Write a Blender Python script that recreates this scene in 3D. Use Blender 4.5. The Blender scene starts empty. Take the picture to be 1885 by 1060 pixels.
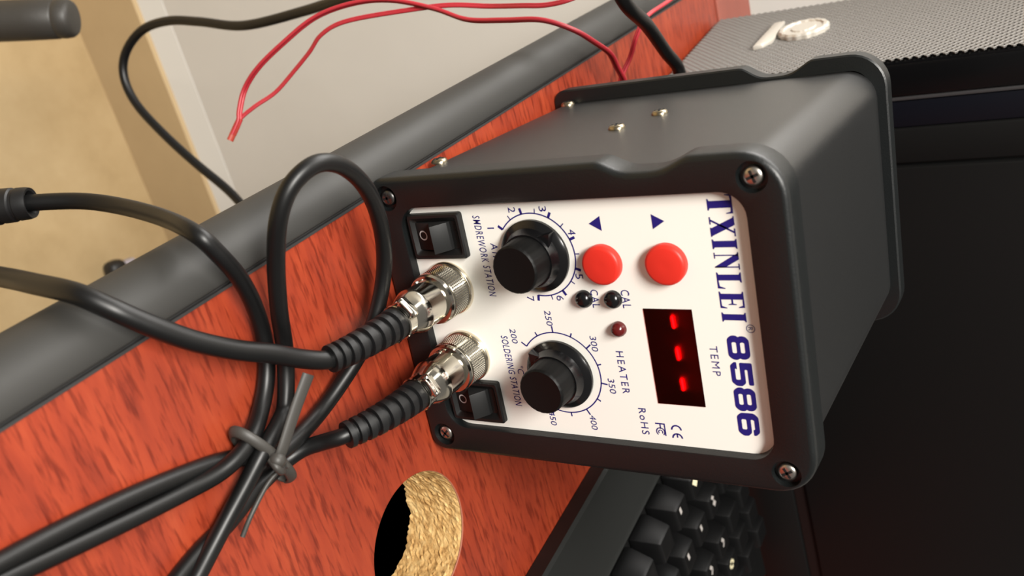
import bpy, bmesh, math, random
from mathutils import Vector, Matrix
random.seed(7)
PI = math.pi
S = bpy.context.scene
COL = S.collection

# ------------------------------------------------------------------ camera
CAM_LOC = (-0.1020, -0.2217, 0.2034)
cam_d = bpy.data.cameras.new('camera')
cam = bpy.data.objects.new('camera', cam_d)
COL.objects.link(cam)
# the phone was held sideways: image right is world up, image down is world right
cx_ = Vector((0.1954, 0.5081, 0.8388)); cy_ = Vector((0.9291, -0.3696, 0.0074)); cz_ = Vector((0.3138, 0.7780, -0.5443))
rot = Matrix((cx_, -cy_, -cz_)).transposed()
cam.matrix_world = Matrix.Translation(CAM_LOC) @ rot.to_4x4()
cam_d.sensor_fit = 'HORIZONTAL'
cam_d.sensor_width = 36.0
cam_d.lens = 36.0 * 1693.8 / 1885.0
cam_d.clip_start = 0.01
cam_d.clip_end = 50
cam_d.dof.use_dof = True
cam_d.dof.focus_distance = 0.31
cam_d.dof.aperture_fstop = 18.0
S.camera = cam

# ------------------------------------------------------------------ world, lights, exposure
W = bpy.data.worlds.new('room_light')
S.world = W
W.use_nodes = True
bgn = W.node_tree.nodes['Background']
bgn.inputs[0].default_value = (1.0, 0.95, 0.89, 1)
bgn.inputs[1].default_value = 0.20

def area(name, loc, target, sx, sy, power, color):
    l = bpy.data.lights.new(name, 'AREA')
    l.shape = 'RECTANGLE'; l.size = sx; l.size_y = sy; l.energy = power; l.color = color
    o = bpy.data.objects.new(name, l); COL.objects.link(o)
    o.location = loc
    o.rotation_euler = (Vector(target) - Vector(loc)).to_track_quat('-Z', 'Y').to_euler()
    return o
area('ceiling_lamp', (-0.75, -0.95, 1.75), (0, 0.05, 0), 0.9, 0.45, 92, (1.0, 0.965, 0.90))
area('ceiling_lamp', (-1.7, -0.1, 1.9), (-0.2, 0.45, -0.3), 1.2, 0.5, 10, (1.0, 0.97, 0.92))
area('added_side_light', (-0.62, 0.60, 0.46), (0.0, 0.08, 0.10), 0.6, 0.95, 17, (1.0, 0.97, 0.93))  # added source behind the wall, puts sheen on the station's left side

S.view_settings.view_transform = 'Standard'
S.view_settings.look = 'None'
S.view_settings.exposure = 0.0
S.view_settings.gamma = 1.0
S.view_settings.use_curve_mapping = False

# ------------------------------------------------------------------ materials
def mat(name, color=(0.5, 0.5, 0.5), rough=0.5, metal=0.0, spec=0.5, emit=None, emit_s=0.0, bump=0.0, bscale=500.0, coat=0.0):
    m = bpy.data.materials.new(name); m.use_nodes = True
    nt = m.node_tree; b = nt.nodes['Principled BSDF']
    b.inputs['Base Color'].default_value = (*color, 1)
    b.inputs['Roughness'].default_value = rough
    b.inputs['Metallic'].default_value = metal
    b.inputs['Specular IOR Level'].default_value = spec
    b.inputs['Coat Weight'].default_value = coat
    if emit:
        b.inputs['Emission Color'].default_value = (*emit, 1)
        b.inputs['Emission Strength'].default_value = emit_s
    if bump > 0:
        tc = nt.nodes.new('ShaderNodeTexCoord'); n = nt.nodes.new('ShaderNodeTexNoise')
        n.inputs['Scale'].default_value = bscale; n.inputs['Detail'].default_value = 3
        bp = nt.nodes.new('ShaderNodeBump'); bp.inputs['Strength'].default_value = bump; bp.inputs['Distance'].default_value = 0.0004
        nt.links.new(tc.outputs['Object'], n.inputs['Vector']); nt.links.new(n.outputs['Fac'], bp.inputs['Height'])
        nt.links.new(bp.outputs['Normal'], b.inputs['Normal'])
    return m

def noise_mat(name, stops, scale, rough, stretch=(1, 1, 1), rotz=0.0, bump=0.0, detail=5, spec=0.5, dist=0.0, scale2=None):
    m = bpy.data.materials.new(name); m.use_nodes = True
    nt = m.node_tree; L = nt.links; b = nt.nodes['Principled BSDF']
    b.inputs['Roughness'].default_value = rough; b.inputs['Specular IOR Level'].default_value = spec
    tc = nt.nodes.new('ShaderNodeTexCoord'); mp = nt.nodes.new('ShaderNodeMapping')
    mp.inputs['Scale'].default_value = stretch; mp.inputs['Rotation'].default_value = (0, 0, rotz)
    n = nt.nodes.new('ShaderNodeTexNoise'); n.inputs['Scale'].default_value = scale
    n.inputs['Detail'].default_value = detail; n.inputs['Roughness'].default_value = 0.62; n.inputs['Distortion'].default_value = dist
    r = nt.nodes.new('ShaderNodeValToRGB')
    el = r.color_ramp.elements
    while len(el) < len(stops): el.new(0.5)
    for e_, (p_, c_) in zip(el, stops): e_.position = p_; e_.color = (*c_, 1)
    L.new(tc.outputs['Object'], mp.inputs['Vector']); L.new(mp.outputs['Vector'], n.inputs['Vector'])
    L.new(n.outputs['Fac'], r.inputs['Fac'])
    out = r.outputs['Color']
    if scale2:
        n2 = nt.nodes.new('ShaderNodeTexNoise'); n2.inputs['Scale'].default_value = scale2; n2.inputs['Detail'].default_value = 3
        L.new(mp.outputs['Vector'], n2.inputs['Vector'])
        r2 = nt.nodes.new('ShaderNodeValToRGB')
        r2.color_ramp.elements[0].position = 0.33; r2.color_ramp.elements[0].color = (0.42, 0.30, 0.28, 1)
        r2.color_ramp.elements[1].position = 0.50; r2.color_ramp.elements[1].color = (1, 1, 1, 1)
        mx = nt.nodes.new('ShaderNodeMix'); mx.data_type = 'RGBA'; mx.blend_type = 'MULTIPLY'; mx.inputs[0].default_value = 0.75
        L.new(n2.outputs['Fac'], r2.inputs['Fac']); L.new(out, mx.inputs[6]); L.new(r2.outputs['Color'], mx.inputs[7])
        out = mx.outputs[2]
    L.new(out, b.inputs['Base Color'])
    if bump > 0:
        bp = nt.nodes.new('ShaderNodeBump'); bp.inputs['Strength'].default_value = bump; bp.inputs['Distance'].default_value = 0.001
        L.new(n.outputs['Fac'], bp.inputs['Height']); L.new(bp.outputs['Normal'], b.inputs['Normal'])
    return m

ANG_D = math.atan2(0.0941, 0.9956)      # desk and wall frame
ANG_T = math.atan2(0.187, 0.9824)       # keyboard and tower frame
M = {}
M['bezel'] = mat('black_moulded_plastic', (0.0034, 0.0046, 0.0049), 0.42, spec=0.52, bump=0.15, bscale=1800)
M['paint'] = mat('black_powder_coat', (0.0075, 0.0078, 0.0080), 0.38, spec=1.0, bump=0.12, bscale=2500)
M['panel'] = mat('white_enamel', (0.86, 0.845, 0.79), 0.32, spec=0.4)
M['ink'] = mat('blue_ink', (0.020, 0.013, 0.155), 0.6, spec=0.1)
M['knob'] = mat('gloss_black_plastic', (0.004, 0.004, 0.0045), 0.2, spec=0.45)
M['knobcap'] = mat('satin_black_plastic', (0.003, 0.003, 0.003), 0.5, spec=0.2)
M['switch'] = mat('switch_black_nylon', (0.006, 0.006, 0.006), 0.45, spec=0.4)
M['rocker'] = mat('rocker_black', (0.012, 0.012, 0.012), 0.5, spec=0.25)
M['mark'] = mat('white_print', (0.55, 0.55, 0.55), 0.5)
M['red'] = mat('red_button_plastic', (0.64, 0.028, 0.017), 0.42, spec=0.35)
M['lamp'] = mat('dark_red_lens', (0.085, 0.006, 0.006), 0.2, spec=0.5)
M['display'] = mat('dark_display_filter', (0.004, 0.002, 0.002), 0.7, spec=0.05)
fm = bpy.data.materials.new('dark_red_filter'); fm.use_nodes = True; M['filter'] = fm
nt_ = fm.node_tree; nt_.nodes.remove(nt_.nodes['Principled BSDF'])
tr_ = nt_.nodes.new('ShaderNodeBsdfTransparent'); tr_.inputs[0].default_value = (0.75, 0.22, 0.24, 1)
rf_ = nt_.nodes.new('ShaderNodeBsdfRefraction'); rf_.inputs['Color'].default_value = (0.9, 0.03, 0.05, 1); rf_.inputs['IOR'].default_value = 1.3; rf_.inputs['Roughness'].default_value = 0.75
gl_ = nt_.nodes.new('ShaderNodeBsdfGlossy'); gl_.inputs['Color'].default_value = (0.012, 0.012, 0.012, 1); gl_.inputs['Roughness'].default_value = 0.15
m1_ = nt_.nodes.new('ShaderNodeMixShader'); m1_.inputs[0].default_value = 0.6
a1_ = nt_.nodes.new('ShaderNodeAddShader')
nt_.links.new(tr_.outputs[0], m1_.inputs[1]); nt_.links.new(rf_.outputs[0], m1_.inputs[2])
nt_.links.new(m1_.outputs[0], a1_.inputs[0]); nt_.links.new(gl_.outputs[0], a1_.inputs[1])
nt_.links.new(a1_.outputs[0], nt_.nodes['Material Output'].inputs['Surface'])
M['segment'] = mat('red_led_segment', (0.3, 0, 0), 0.5, emit=(1.0, 0.05, 0.06), emit_s=20.0)
M['chrome'] = mat('nickel_plate', (0.62, 0.585, 0.51), 0.14, metal=1.0)
M['brass'] = mat('nickel_flange', (0.78, 0.71, 0.58), 0.24, metal=1.0)
M['screw'] = mat('steel_screw', (0.55, 0.51, 0.46), 0.32, metal=1.0)
M['dscrew'] = mat('blackened_screw', (0.16, 0.155, 0.15), 0.35, metal=1.0)
M['bscrew'] = mat('bronze_screw', (0.36, 0.31, 0.22), 0.3, metal=1.0)
M['dark'] = mat('dark_recess', (0.004, 0.004, 0.004), 0.6)
M['cord'] = mat('black_cord_jacket', (0.0035, 0.0035, 0.0036), 0.40, spec=0.38)
M['boot'] = mat('black_rubber_boot', (0.006, 0.006, 0.0064), 0.46, spec=0.4)
M['tie'] = mat('grey_plastic_tie', (0.036, 0.033, 0.029), 0.5)
M['redwire'] = mat('red_wire_jacket', (0.36, 0.020, 0.030), 0.42)
M['wiretip'] = mat('orange_red_wire_tip', (0.34, 0.045, 0.028), 0.5)
M['edging'] = mat('grey_pvc_edging', (0.030, 0.029, 0.027), 0.55, spec=0.35)
M['groove'] = mat('edging_lip', (0.022, 0.021, 0.021), 0.5)
M['casing'] = mat('black_case_plastic', (0.005, 0.005, 0.005), 0.45, spec=0.25)
M['gloss'] = mat('black_case_gloss', (0.0035, 0.0035, 0.004), 0.3, spec=0.25)
M['navy'] = mat('navy_black_plastic', (0.004, 0.0045, 0.008), 0.4, spec=0.25)
M['panelblack'] = mat('black_side_panel', (0.005, 0.005, 0.005), 0.55, spec=0.2)
M['trimgrey'] = mat('grey_case_trim', (0.045, 0.043, 0.045), 0.4)
M['maroon'] = mat('dark_maroon_strip', (0.010, 0.0045, 0.004), 0.6, spec=0.2)
M['mesh'] = mat('grey_metal_mesh', (0.19, 0.178, 0.165), 0.42, metal=0.3, spec=0.5)
M['badge'] = mat('silver_badge', (0.58, 0.54, 0.48), 0.42, metal=0.35)
M['kbplate'] = mat('keyboard_plate', (0.009, 0.0095, 0.009), 0.5, spec=0.3)
M['key'] = mat('keycap_black', (0.0030, 0.0030, 0.0032), 0.45, spec=0.32)
M['keyedge'] = mat('keyboard_well', (0.003, 0.003, 0.003), 0.6, spec=0.2)
M['legend'] = mat('cream_key_legend', (0.75, 0.68, 0.45), 0.5)
M['legend2'] = mat('grey_key_legend', (0.38, 0.35, 0.33), 0.5)
M['chair'] = mat('dark_grey_chair_plastic', (0.034, 0.031, 0.027), 0.5, bump=0.2, bscale=300)
M['plug'] = mat('black_plug_plastic', (0.012, 0.011, 0.011), 0.5)
M['tag'] = mat('pale_lilac_plastic', (0.42, 0.38, 0.42), 0.5)
M['under'] = mat('blackout_box_board', (0.02, 0.016, 0.013), 0.8)  # only for the added box below the cable hole
M['wood'] = noise_mat('red_mahogany_laminate', [(0.28, (0.175, 0.023, 0.0105)), (0.45, (0.235, 0.031, 0.0125)), (0.58, (0.270, 0.038, 0.0145)), (0.76, (0.315, 0.052, 0.020))],
                      70, 0.36, stretch=(0.32, 2.2, 1), rotz=-0.10, detail=12, spec=0.35, dist=0.3, scale2=330)
M['wood2'] = noise_mat('red_mahogany_strip', [(0.35, (0.22, 0.050, 0.032)), (0.65, (0.27, 0.066, 0.043))], 20, 0.4, stretch=(0.6, 3, 1), detail=6)
M['particle'] = noise_mat('particle_board', [(0.30, (0.30, 0.15, 0.045)), (0.48, (0.56, 0.34, 0.13)), (0.70, (0.74, 0.52, 0.24))], 260, 0.8, stretch=(1, 1, 1.2), detail=6, bump=0.55, spec=0.2)
M['rim'] = mat('laminate_rim', (0.36, 0.13, 0.08), 0.4)
M['wall'] = noise_mat('white_wall_paint', [(0.35, (0.60, 0.58, 0.545)), (0.65, (0.64, 0.62, 0.585))], 3.5, 0.75, detail=4, spec=0.2)
M['floor'] = noise_mat('beige_floor', [(0.32, (0.37, 0.26, 0.13)), (0.5, (0.445, 0.32, 0.168)), (0.7, (0.50, 0.37, 0.205))], 9, 0.55, detail=6, spec=0.3)
M['skirting'] = noise_mat('tan_skirting', [(0.35, (0.47, 0.345, 0.195)), (0.65, (0.52, 0.385, 0.22))], 8, 0.5, detail=4, spec=0.3)
M['capstrip'] = mat('cream_cap_strip', (0.60, 0.575, 0.53), 0.7, spec=0.2)

# ------------------------------------------------------------------ helpers
def thing(name, label, cat, loc=(0, 0, 0), rotz=0.0, group=None):
    o = bpy.data.objects.new(name, None); COL.objects.link(o)
    o.empty_display_size = 0.02
    o.location = loc; o.rotation_euler = (0, 0, rotz)
    o['label'] = label; o['category'] = cat
    if group: o['group'] = group
    return o
def root_of(p):
    while p.parent: p = p.parent
    return p
def obj(name, bm, m, parent=None, local=False, smooth=None, label=None, kind=None):
    """link bm as ONE mesh object; geometry comes in world coordinates unless local"""
    if smooth is not None:
        bmesh.ops.recalc_face_normals(bm, faces=bm.faces)
        for f in bm.faces: f.smooth = True
        lim = math.radians(smooth)
        for e in bm.edges:
            if len(e.link_faces) == 2:
                e.smooth = e.link_faces[0].normal.angle(e.link_faces[1].normal, 0) < lim
    me = bpy.data.meshes.new(name)
    bm.to_mesh(me); bm.free()
    for mm in (m if isinstance(m, (list, tuple)) else [m]): me.materials.append(mm)
    o = bpy.data.objects.new(name, me); COL.objects.link(o)
    if parent:
        r = root_of(parent)
        if not local:
            mw = Matrix.Translation(r.location) @ Matrix.Rotation(r.rotation_euler.z, 4, 'Z')
            me.transform(mw.inverted())
        o.parent = parent
    if label: o['label'] = label
    if kind: o['kind'] = kind
    return o
def B(): return bmesh.new()

def rrect(hx, z0, z1, r, nc=8, ne=30, cx=0.0, notch=None, rb=None):
    """rounded rectangle as (x, z) points, constant count, anticlockwise from the right side; notch narrows left and right"""
    pts = []
    hz = (z1 - z0) / 2; cz = (z0 + z1) / 2
    rb = r if rb is None else rb
    corners = [(hx - r, hz - r, 0, r), (-hx + r, hz - r, 90, r), (-hx + rb, -hz + rb, 180, rb), (hx - rb, -hz + rb, 270, rb)]
    def nf(z): return notch(z) if notch else 0.0
    for k, (ax, az, a0, r) in enumerate(corners):
        px, pz, pa, pr = corners[k - 1]
        e0 = (px + pr * math.cos(math.radians(pa + 90)), pz + pr * math.sin(math.radians(pa + 90)))
        e1 = (ax + r * math.cos(math.radians(a0)), az + r * math.sin(math.radians(a0)))
        side = k in (0, 2)
        n_e = ne * 3 if side else ne
        for i in range(1, n_e):
            t = i / n_e
            pts.append((e0[0] + (e1[0] - e0[0]) * t, e0[1] + (e1[1] - e0[1]) * t))
        for i in range(nc + 1):
            a = math.radians(a0 + 90 * i / nc)
            pts.append((ax + r * math.cos(a), az + r * math.sin(a)))
    out = []
    for (x, z) in pts:
        zz = cz + z
        d = nf(zz)
        if x < -hx * 0.8: x -= math.copysign(d, x)
        out.append((cx + x, zz))
    return out
def loop_xz(bm, pts, y): return [bm.verts.new((x, y, z)) for x, z in pts]
def bridge(bm, a, b):
    n = len(a)
    for i in range(n):
        bm.faces.new((a[i], a[(i + 1) % n], b[(i + 1) % n], b[i]))
def box(bm, lo, hi, mi=0, mtx=None):
    vs = []
    for x in (lo[0], hi[0]):
        for y in (lo[1], hi[1]):
            for z in (lo[2], hi[2]):
                v = Vector((x, y, z))
                vs.append(bm.verts.new(mtx @ v if mtx else v))
    for q in ((0, 1, 3, 2), (4, 6, 7, 5), (0, 4, 5, 1), (2, 3, 7, 6), (0, 2, 6, 4), (1, 5, 7, 3)):
        f = bm.faces.new([vs[i] for i in q]); f.material_index = mi
    return vs
def bevel(bm, w, seg=2, ang=40):
    es = [e for e in bm.edges if len(e.link_faces) == 2 and e.link_faces[0].normal.angle(e.link_faces[1].normal, 0) > math.radians(ang)]
    bmesh.ops.bevel(bm, geom=es, offset=w, segments=seg, affect='EDGES', profile=0.5, clamp_overlap=True)
def bbox_obj(name, lo, hi, m, parent=None, bev=0.001, seg=2, local=False, label=None, kind=None):
    bm = B(); box(bm, lo, hi); bmesh.ops.recalc_face_normals(bm, faces=bm.faces)
    if bev > 0: bevel(bm, bev, seg)
    return obj(name, bm, m, parent, local, smooth=40, label=label, kind=kind)
def lathe(bm, prof, org, axis, n=48, up=None, rfun=None, cap0=True, cap1=True):
    """revolve [(distance along axis, radius)] about an axis"""
    ax = Vector(axis).normalized()
    ref = Vector(up) if up else (Vector((0, 0, 1)) if abs(ax.z) < 0.9 else Vector((1, 0, 0)))
    u = (ref - ax * ref.dot(ax)).normalized(); v = ax.cross(u)
    rings = []
    for k, (d, r) in enumerate(prof):
        ring = []
        for i in range(n):
            a = 2 * PI * i / n
            rr = rfun(k, i, r) if rfun else r
            ring.append(bm.verts.new(Vector(org) + ax * d + (u * math.cos(a) + v * math.sin(a)) * rr))
        rings.append(ring)
    for a, b in zip(rings, rings[1:]): bridge(bm, a, b)
    if cap0: bm.faces.new(rings[0])
    if cap1: bm.faces.new(rings[-1])
    return rings
def spline(pts, per=10):
    P = [Vector(p) for p in pts]
    out = []
    for i in range(len(P) - 1):
        p0 = P[i - 1] if i else P[0] * 2 - P[1]
        p1, p2 = P[i], P[i + 1]
        p3 = P[i + 2] if i + 2 < len(P) else P[-1] * 2 - P[-2]
        for k in range(per):
            t = k / per
            out.append(0.5 * ((2 * p1) + (p2 - p0) * t + (2 * p0 - 5 * p1 + 4 * p2 - p3) * t * t + (3 * p1 - p0 - 3 * p2 + p3) * t ** 3))
    out.append(P[-1])
    for _ in range(2):
        out = [out[0]] + [out[i] * 0.5 + (out[i - 1] + out[i + 1]) * 0.25 for i in range(1, len(out) - 1)] + [out[-1]]
    return out
def tube(bm, path, r, n=16, flat=1.0, upv=(0, 0, 1), offs=(0, 0)):
    """sweep a round (or flattened) section along a path; r is a number or a function of 0..1"""
    N = len(path); prev = None; u = None
    for i, p in enumerate(path):
        t = (path[min(i + 1, N - 1)] - path[max(i - 1, 0)]).normalized()
        if u is None:
            ref = Vector(upv)
            if abs(ref.dot(t)) > 0.95: ref = Vector((1, 0, 0))
            u = (ref - t * ref.dot(t)).normalized()
        else:
            u = (u - t * u.dot(t)).normalized()
        v = t.cross(u)
        rr = r(i / (N - 1)) if callable(r) else r
        ring = []
        for k in range(n):
            a = 2 * PI * k / n
            ring.append(bm.verts.new(p + u * (math.cos(a) * rr * flat + offs[0]) + v * (math.sin(a) * rr + offs[1])))
        if prev: bridge(bm, prev, ring)
        else: bm.faces.new(ring)
        prev = ring
    bm.faces.new(prev)
def poly_xz(bm, pts, y):
    f = bm.faces.new([bm.verts.new((x, y, z)) for x, z in pts]); return f
def curve_bm(splines, y, X0=0.0, Z0=0.0, s=0.001):
    """2-D outlines with holes, filled, laid on the plane y"""
    cu = bpy.data.curves.new('outline', 'CURVE'); cu.dimensions = '2D'; cu.fill_mode = 'BOTH'
    for pts in splines:
        sp = cu.splines.new('POLY'); sp.points.add(len(pts) - 1); sp.use_cyclic_u = True
        for p_, (x, z) in zip(sp.points, pts): p_.co = (x, z, 0, 1)
    o = bpy.data.objects.new('outline', cu); COL.objects.link(o)
    dg = bpy.context.evaluated_depsgraph_get(); dg.update()
    me = bpy.data.meshes.new_from_object(o.evaluated_get(dg))
    bpy.data.objects.remove(o); bpy.data.curves.remove(cu)
    bm = B(); bm.from_mesh(me); bpy.data.meshes.remove(me)
    for v in bm.verts: v.co = Vector((X0 + v.co.x * s, y, Z0 + v.co.y * s))
    return bm
def text_bm(txt, x0, x1, z0, z1, y, bold=0.0, shear=0.0, spacing=1.0):
    """a printed word stretched to the box x0..x1, z0..z1 (metres) on the plane y"""
    cu = bpy.data.curves.new('word', 'FONT'); cu.body = txt; cu.size = 1; cu.offset = bold; cu.shear = shear
    cu.space_character = spacing; cu.resolution_u = 3
    o = bpy.data.objects.new('word', cu); COL.objects.link(o)
    dg = bpy.context.evaluated_depsgraph_get(); dg.update()
    me = bpy.data.meshes.new_from_object(o.evaluated_get(dg))
    bpy.data.objects.remove(o); bpy.data.curves.remove(cu)
    bm = B(); bm.from_mesh(me); bpy.data.meshes.remove(me)
    xs = [v.co.x for v in bm.verts]; ys = [v.co.y for v in bm.verts]
    ax, bx_, ay, by = min(xs), max(xs), min(ys), max(ys)
    for v in bm.verts:
        v.co = Vector((x0 + (v.co.x - ax) / (bx_ - ax) * (x1 - x0), y, z0 + (v.co.y - ay) / max(by - ay, 1e-6) * (z1 - z0)))
    return bm
def join(bm, other):
    me = bpy.data.meshes.new('tmp'); other.to_mesh(me); other.free(); bm.from_mesh(me); bpy.data.meshes.remove(me)

# ================================================================== the room
def D(u, v, z=0.0):
    """desk frame (u away from the edge, v along the edge) to world"""
    return Vector((-0.0440 + 0.9956 * u - 0.0941 * v, 0.0941 * u + 0.9956 * v, z))
MD = Matrix.Translation((-0.0440, 0, 0)) @ Matrix.Rotation(ANG_D, 4, 'Z')
ZF = -0.72
WV = 0.4294
def slab(name, lo, hi, m, kind='structure'):
    bm = B(); box(bm, lo, hi)
    bmesh.ops.recalc_face_normals(bm, faces=bm.faces)
    o = obj(name, bm, m); o.matrix_world = MD; o['kind'] = kind
    return o
slab('floor', (-2.6, -2.6, ZF - 0.05), (2.4, WV + 0.1, ZF), M['floor'])
bm = B()
WU0, WU1, WZ0, WZ1 = -0.86, -0.22, -0.02, 0.98      # unseen opening added to let the side light in, beyond the upper border of the picture
for lo, hi in (((-2.6, ZF), (WU0, 1.9)), ((WU1, ZF), (2.4, 1.9)), ((WU0, ZF), (WU1, WZ0)), ((WU0, WZ1), (WU1, 1.9))):
    box(bm, (lo[0], WV, lo[1]), (hi[0], WV + 0.06, hi[1]))
bmesh.ops.recalc_face_normals(bm, faces=bm.faces)
o = obj('wall_back', bm, M['wall']); o.matrix_world = MD; o['kind'] = 'structure'
bm = B()
for lo, hi in (((WU0, WZ0), (WU0 + .03, WZ1)), ((WU1 - .03, WZ0), (WU1, WZ1)), ((WU0, WZ0), (WU1, WZ0 + .03)), ((WU0, WZ1 - .03), (WU1, WZ1)), ((WU0, 0.46), (WU1, 0.48))):
    box(bm, (lo[0], WV + 0.02, lo[1]), (hi[0], WV + 0.05, hi[1]))
bmesh.ops.recalc_face_normals(bm, faces=bm.faces)
o = obj('added_window_1', bm, M['capstrip']); o.matrix_world = MD; o['kind'] = 'structure'  # frame of the added opening, out of view
bm = B()
prof = [(WV, ZF), (WV - 0.014, ZF), (WV - 0.014, ZF + 0.102), (WV, ZF + 0.102)]
a = [bm.verts.new((-2.6, v, z)) for v, z in prof]; b = [bm.verts.new((2.4, v, z)) for v, z in prof]
bridge(bm, a, b); bm.faces.new(a); bm.faces.new(b)
bmesh.ops.recalc_face_normals(bm, faces=bm.faces)
o = obj('baseboard_back', bm, M['skirting']); o.matrix_world = MD; o['kind'] = 'structure'
bm = B()
prof = [(WV, ZF + 0.102), (WV - 0.0085, ZF + 0.102), (WV - 0.0008, ZF + 0.128), (WV, ZF + 0.128)]
a = [bm.verts.new((-2.6, v, z)) for v, z in prof]; b = [bm.verts.new((2.4, v, z)) for v, z in prof]
bridge(bm, a, b); bm.faces.new(a); bm.faces.new(b)
bmesh.ops.recalc_face_normals(bm, faces=bm.faces)
o = obj('trim_1', bm, M['capstrip']); o.matrix_world = MD; o['kind'] = 'structure'

# ================================================================== the desk
TH = 0.025
HC = (0.0774, -0.0180); HR = 0.0250
desk = thing('desk', 'red mahogany laminate desk with a grey rounded edge and a round cable hole', 'desk', D(0.3, 0, ZF), ANG_D)
VB, VS = -0.62, 0.3427
bm = B()
corners = [D(0.0, VB), D(0.85, VB), D(0.85, VS), D(0.0, VS)]
cir = [(HC[0] + HR * math.cos(2 * PI * i / 96), HC[1] + HR * math.sin(2 * PI * i / 96)) for i in range(96)]
for z in (0.0, -TH):
    vo = [bm.verts.new((c.x, c.y, z)) for c in corners]; vi = [bm.verts.new((x, y, z)) for x, y in cir]
    es = [bm.edges.new((q[i], q[(i + 1) % len(q)])) for q in (vo, vi) for i in range(len(q))]
    bmesh.ops.triangle_fill(bm, edges=es, use_beauty=True)
    if z == 0.0: top_o = vo
    else: bridge(bm, top_o, vo)
bmesh.ops.recalc_face_normals(bm, faces=bm.faces)
obj('desk_top', bm, M['wood'], desk)
# raw board inside the cable hole, with chipped lower rim
bm = B(); rings = []
NZ = 26; NA = 150
for k in range(NZ + 1):
    ring = []
    for i in range(NA):
        a_ = 2 * PI * i / NA
        t = k / NZ
        z = -0.0006 - t * (TH - 0.0006)
        rr = HR - 0.0001
        if k > 0:
            rr -= 0.00035 * random.random() + (0.00045 * random.random() if random.random() < 0.2 else 0)
            z += random.uniform(-0.0003, 0.0003)
        if k == NZ: z -= 0.0011 * random.random() * (0.4 + abs(math.sin(5 * a_)))
        ring.append(bm.verts.new((HC[0] + rr * math.cos(a_), HC[1] + rr * math.sin(a_), z)))
    rings.append(ring)
for p_, q_ in zip(rings, rings[1:]): bridge(bm, p_, q_)
for f in bm.faces: f.normal_flip()
obj('hole_lining', bm, M['particle'], desk, label='raw tan particle board inside the cable hole')
bm = B()
r0 = [bm.verts.new((HC[0] + (HR + 0.0001) * math.cos(2 * PI * i / 96), HC[1] + (HR + 0.0001) * math.sin(2 * PI * i / 96), 0.00012)) for i in range(96)]
r1 = [bm.verts.new((HC[0] + (HR - 0.00015) * math.cos(2 * PI * i / 96), HC[1] + (HR - 0.00015) * math.sin(2 * PI * i / 96), -0.0004)) for i in range(96)]
bridge(bm, r0, r1)
obj('hole_rim', bm, M['rim'], desk, label='thin pale rim of the cable hole')
# grey rounded edging
prof = [(-0.0002, -0.0256), (-0.010, -0.0245), (-0.0136, -0.0200), (-0.0152, -0.0125), (-0.0143, -0.0062), (-0.0120, -0.0022), (-0.0088, 0.0002), (-0.0050, 0.0011), (-0.0022, 0.0009), (-0.0017, 0.0004)]
path = [Vector((u, 0, z)) for u, z in prof]
path = spline([(u, 0, z) for u, z in prof], 4)
bm = B()
NV = 40
strips = []
for i in range(NV + 1):
    v = VB + (0.406 - VB) * i / NV
    strips.append([bm.verts.new(D(p_.x, v, p_.z)) for p_ in path])
for a, b in zip(strips, strips[1:]):
    for i in range(len(path) - 1): bm.faces.new((a[i], a[i + 1], b[i + 1], b[i]))
obj('edging', bm, M['edging'], desk, smooth=50, label='grey rounded plastic edging')
bm = B()
for u0, u1, z0, z1 in ((-0.0018, -0.0008, -0.02, -0.0009), (-0.0008, 0.0, -0.02, 0.0005)):
    vs = [D(u, v, z) for u in (u0, u1) for v in (VB, 0.406) for z in (z0, z1)]
    vv = [bm.verts.new(p_) for p_ in vs]
    for q in ((0, 1, 3, 2), (4, 6, 7, 5), (0, 4, 5, 1), (2, 3, 7, 6), (0, 2, 6, 4), (1, 5, 7, 3)): bm.faces.new([vv[i] for i in q])
bmesh.ops.recalc_face_normals(bm, faces=bm.faces)
obj('edging_lip', bm, M['groove'], desk)
def desk_box(name, lo, hi, m, bev=0.0):
    bm = B(); box(bm, lo, hi, mtx=MD); bmesh.ops.recalc_face_normals(bm, faces=bm.faces)
    if bev: bevel(bm, bev, 2)
    return obj(name, bm, m, desk)
desk_box('rear_strip', (0.0, VS + 0.0012, -TH), (0.85, 0.406, 0.0008), M['wood2'], 0.0006)
bm = B()
for lo, hi in (((0.09, -0.14, -0.17), (0.095, 0.30, -TH)), ((0.60, -0.14, -0.17), (0.605, 0.30, -TH)), ((0.095, -0.14, -0.17), (0.60, -0.135, -TH)), ((0.095, 0.295, -0.17), (0.60, 0.30, -TH)), ((0.09, -0.14, -0.175), (0.605, 0.30, -0.17))):
    box(bm, lo, hi, mtx=MD)
bmesh.ops.recalc_face_normals(bm, faces=bm.faces)
obj('hole_blackout_box', bm, M['under'], desk)  # closed box added to keep light out of the cable hole
desk_box('panel_leg', (0.34, VB + 0.04, ZF), (0.80, VB + 0.065, -TH), M['wood2'])
desk_box('panel_leg', (0.34, 0.37, ZF), (0.80, 0.395, -TH), M['wood2'])

# ================================================================== the soldering station
H = 0.1363
st = thing('soldering_station', 'black two-channel soldering station with a white control panel on the red desk', 'soldering station', (0, 0.068, 0))
def ss(t): t = max(0, min(1, t)); return t * t * (3 - 2 * t)
def notch(z):
    z0, z1, zc = 0.0835, 0.1112, 0.0965
    if z <= z0 or z >= z1: return 0
    return 0.0036 * math.sin(PI / 2 * ss((z - z0) / (zc - z0) if z < zc else (z1 - z) / (z1 - zc)) ** 0.8)
BW = 0.0500
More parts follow.
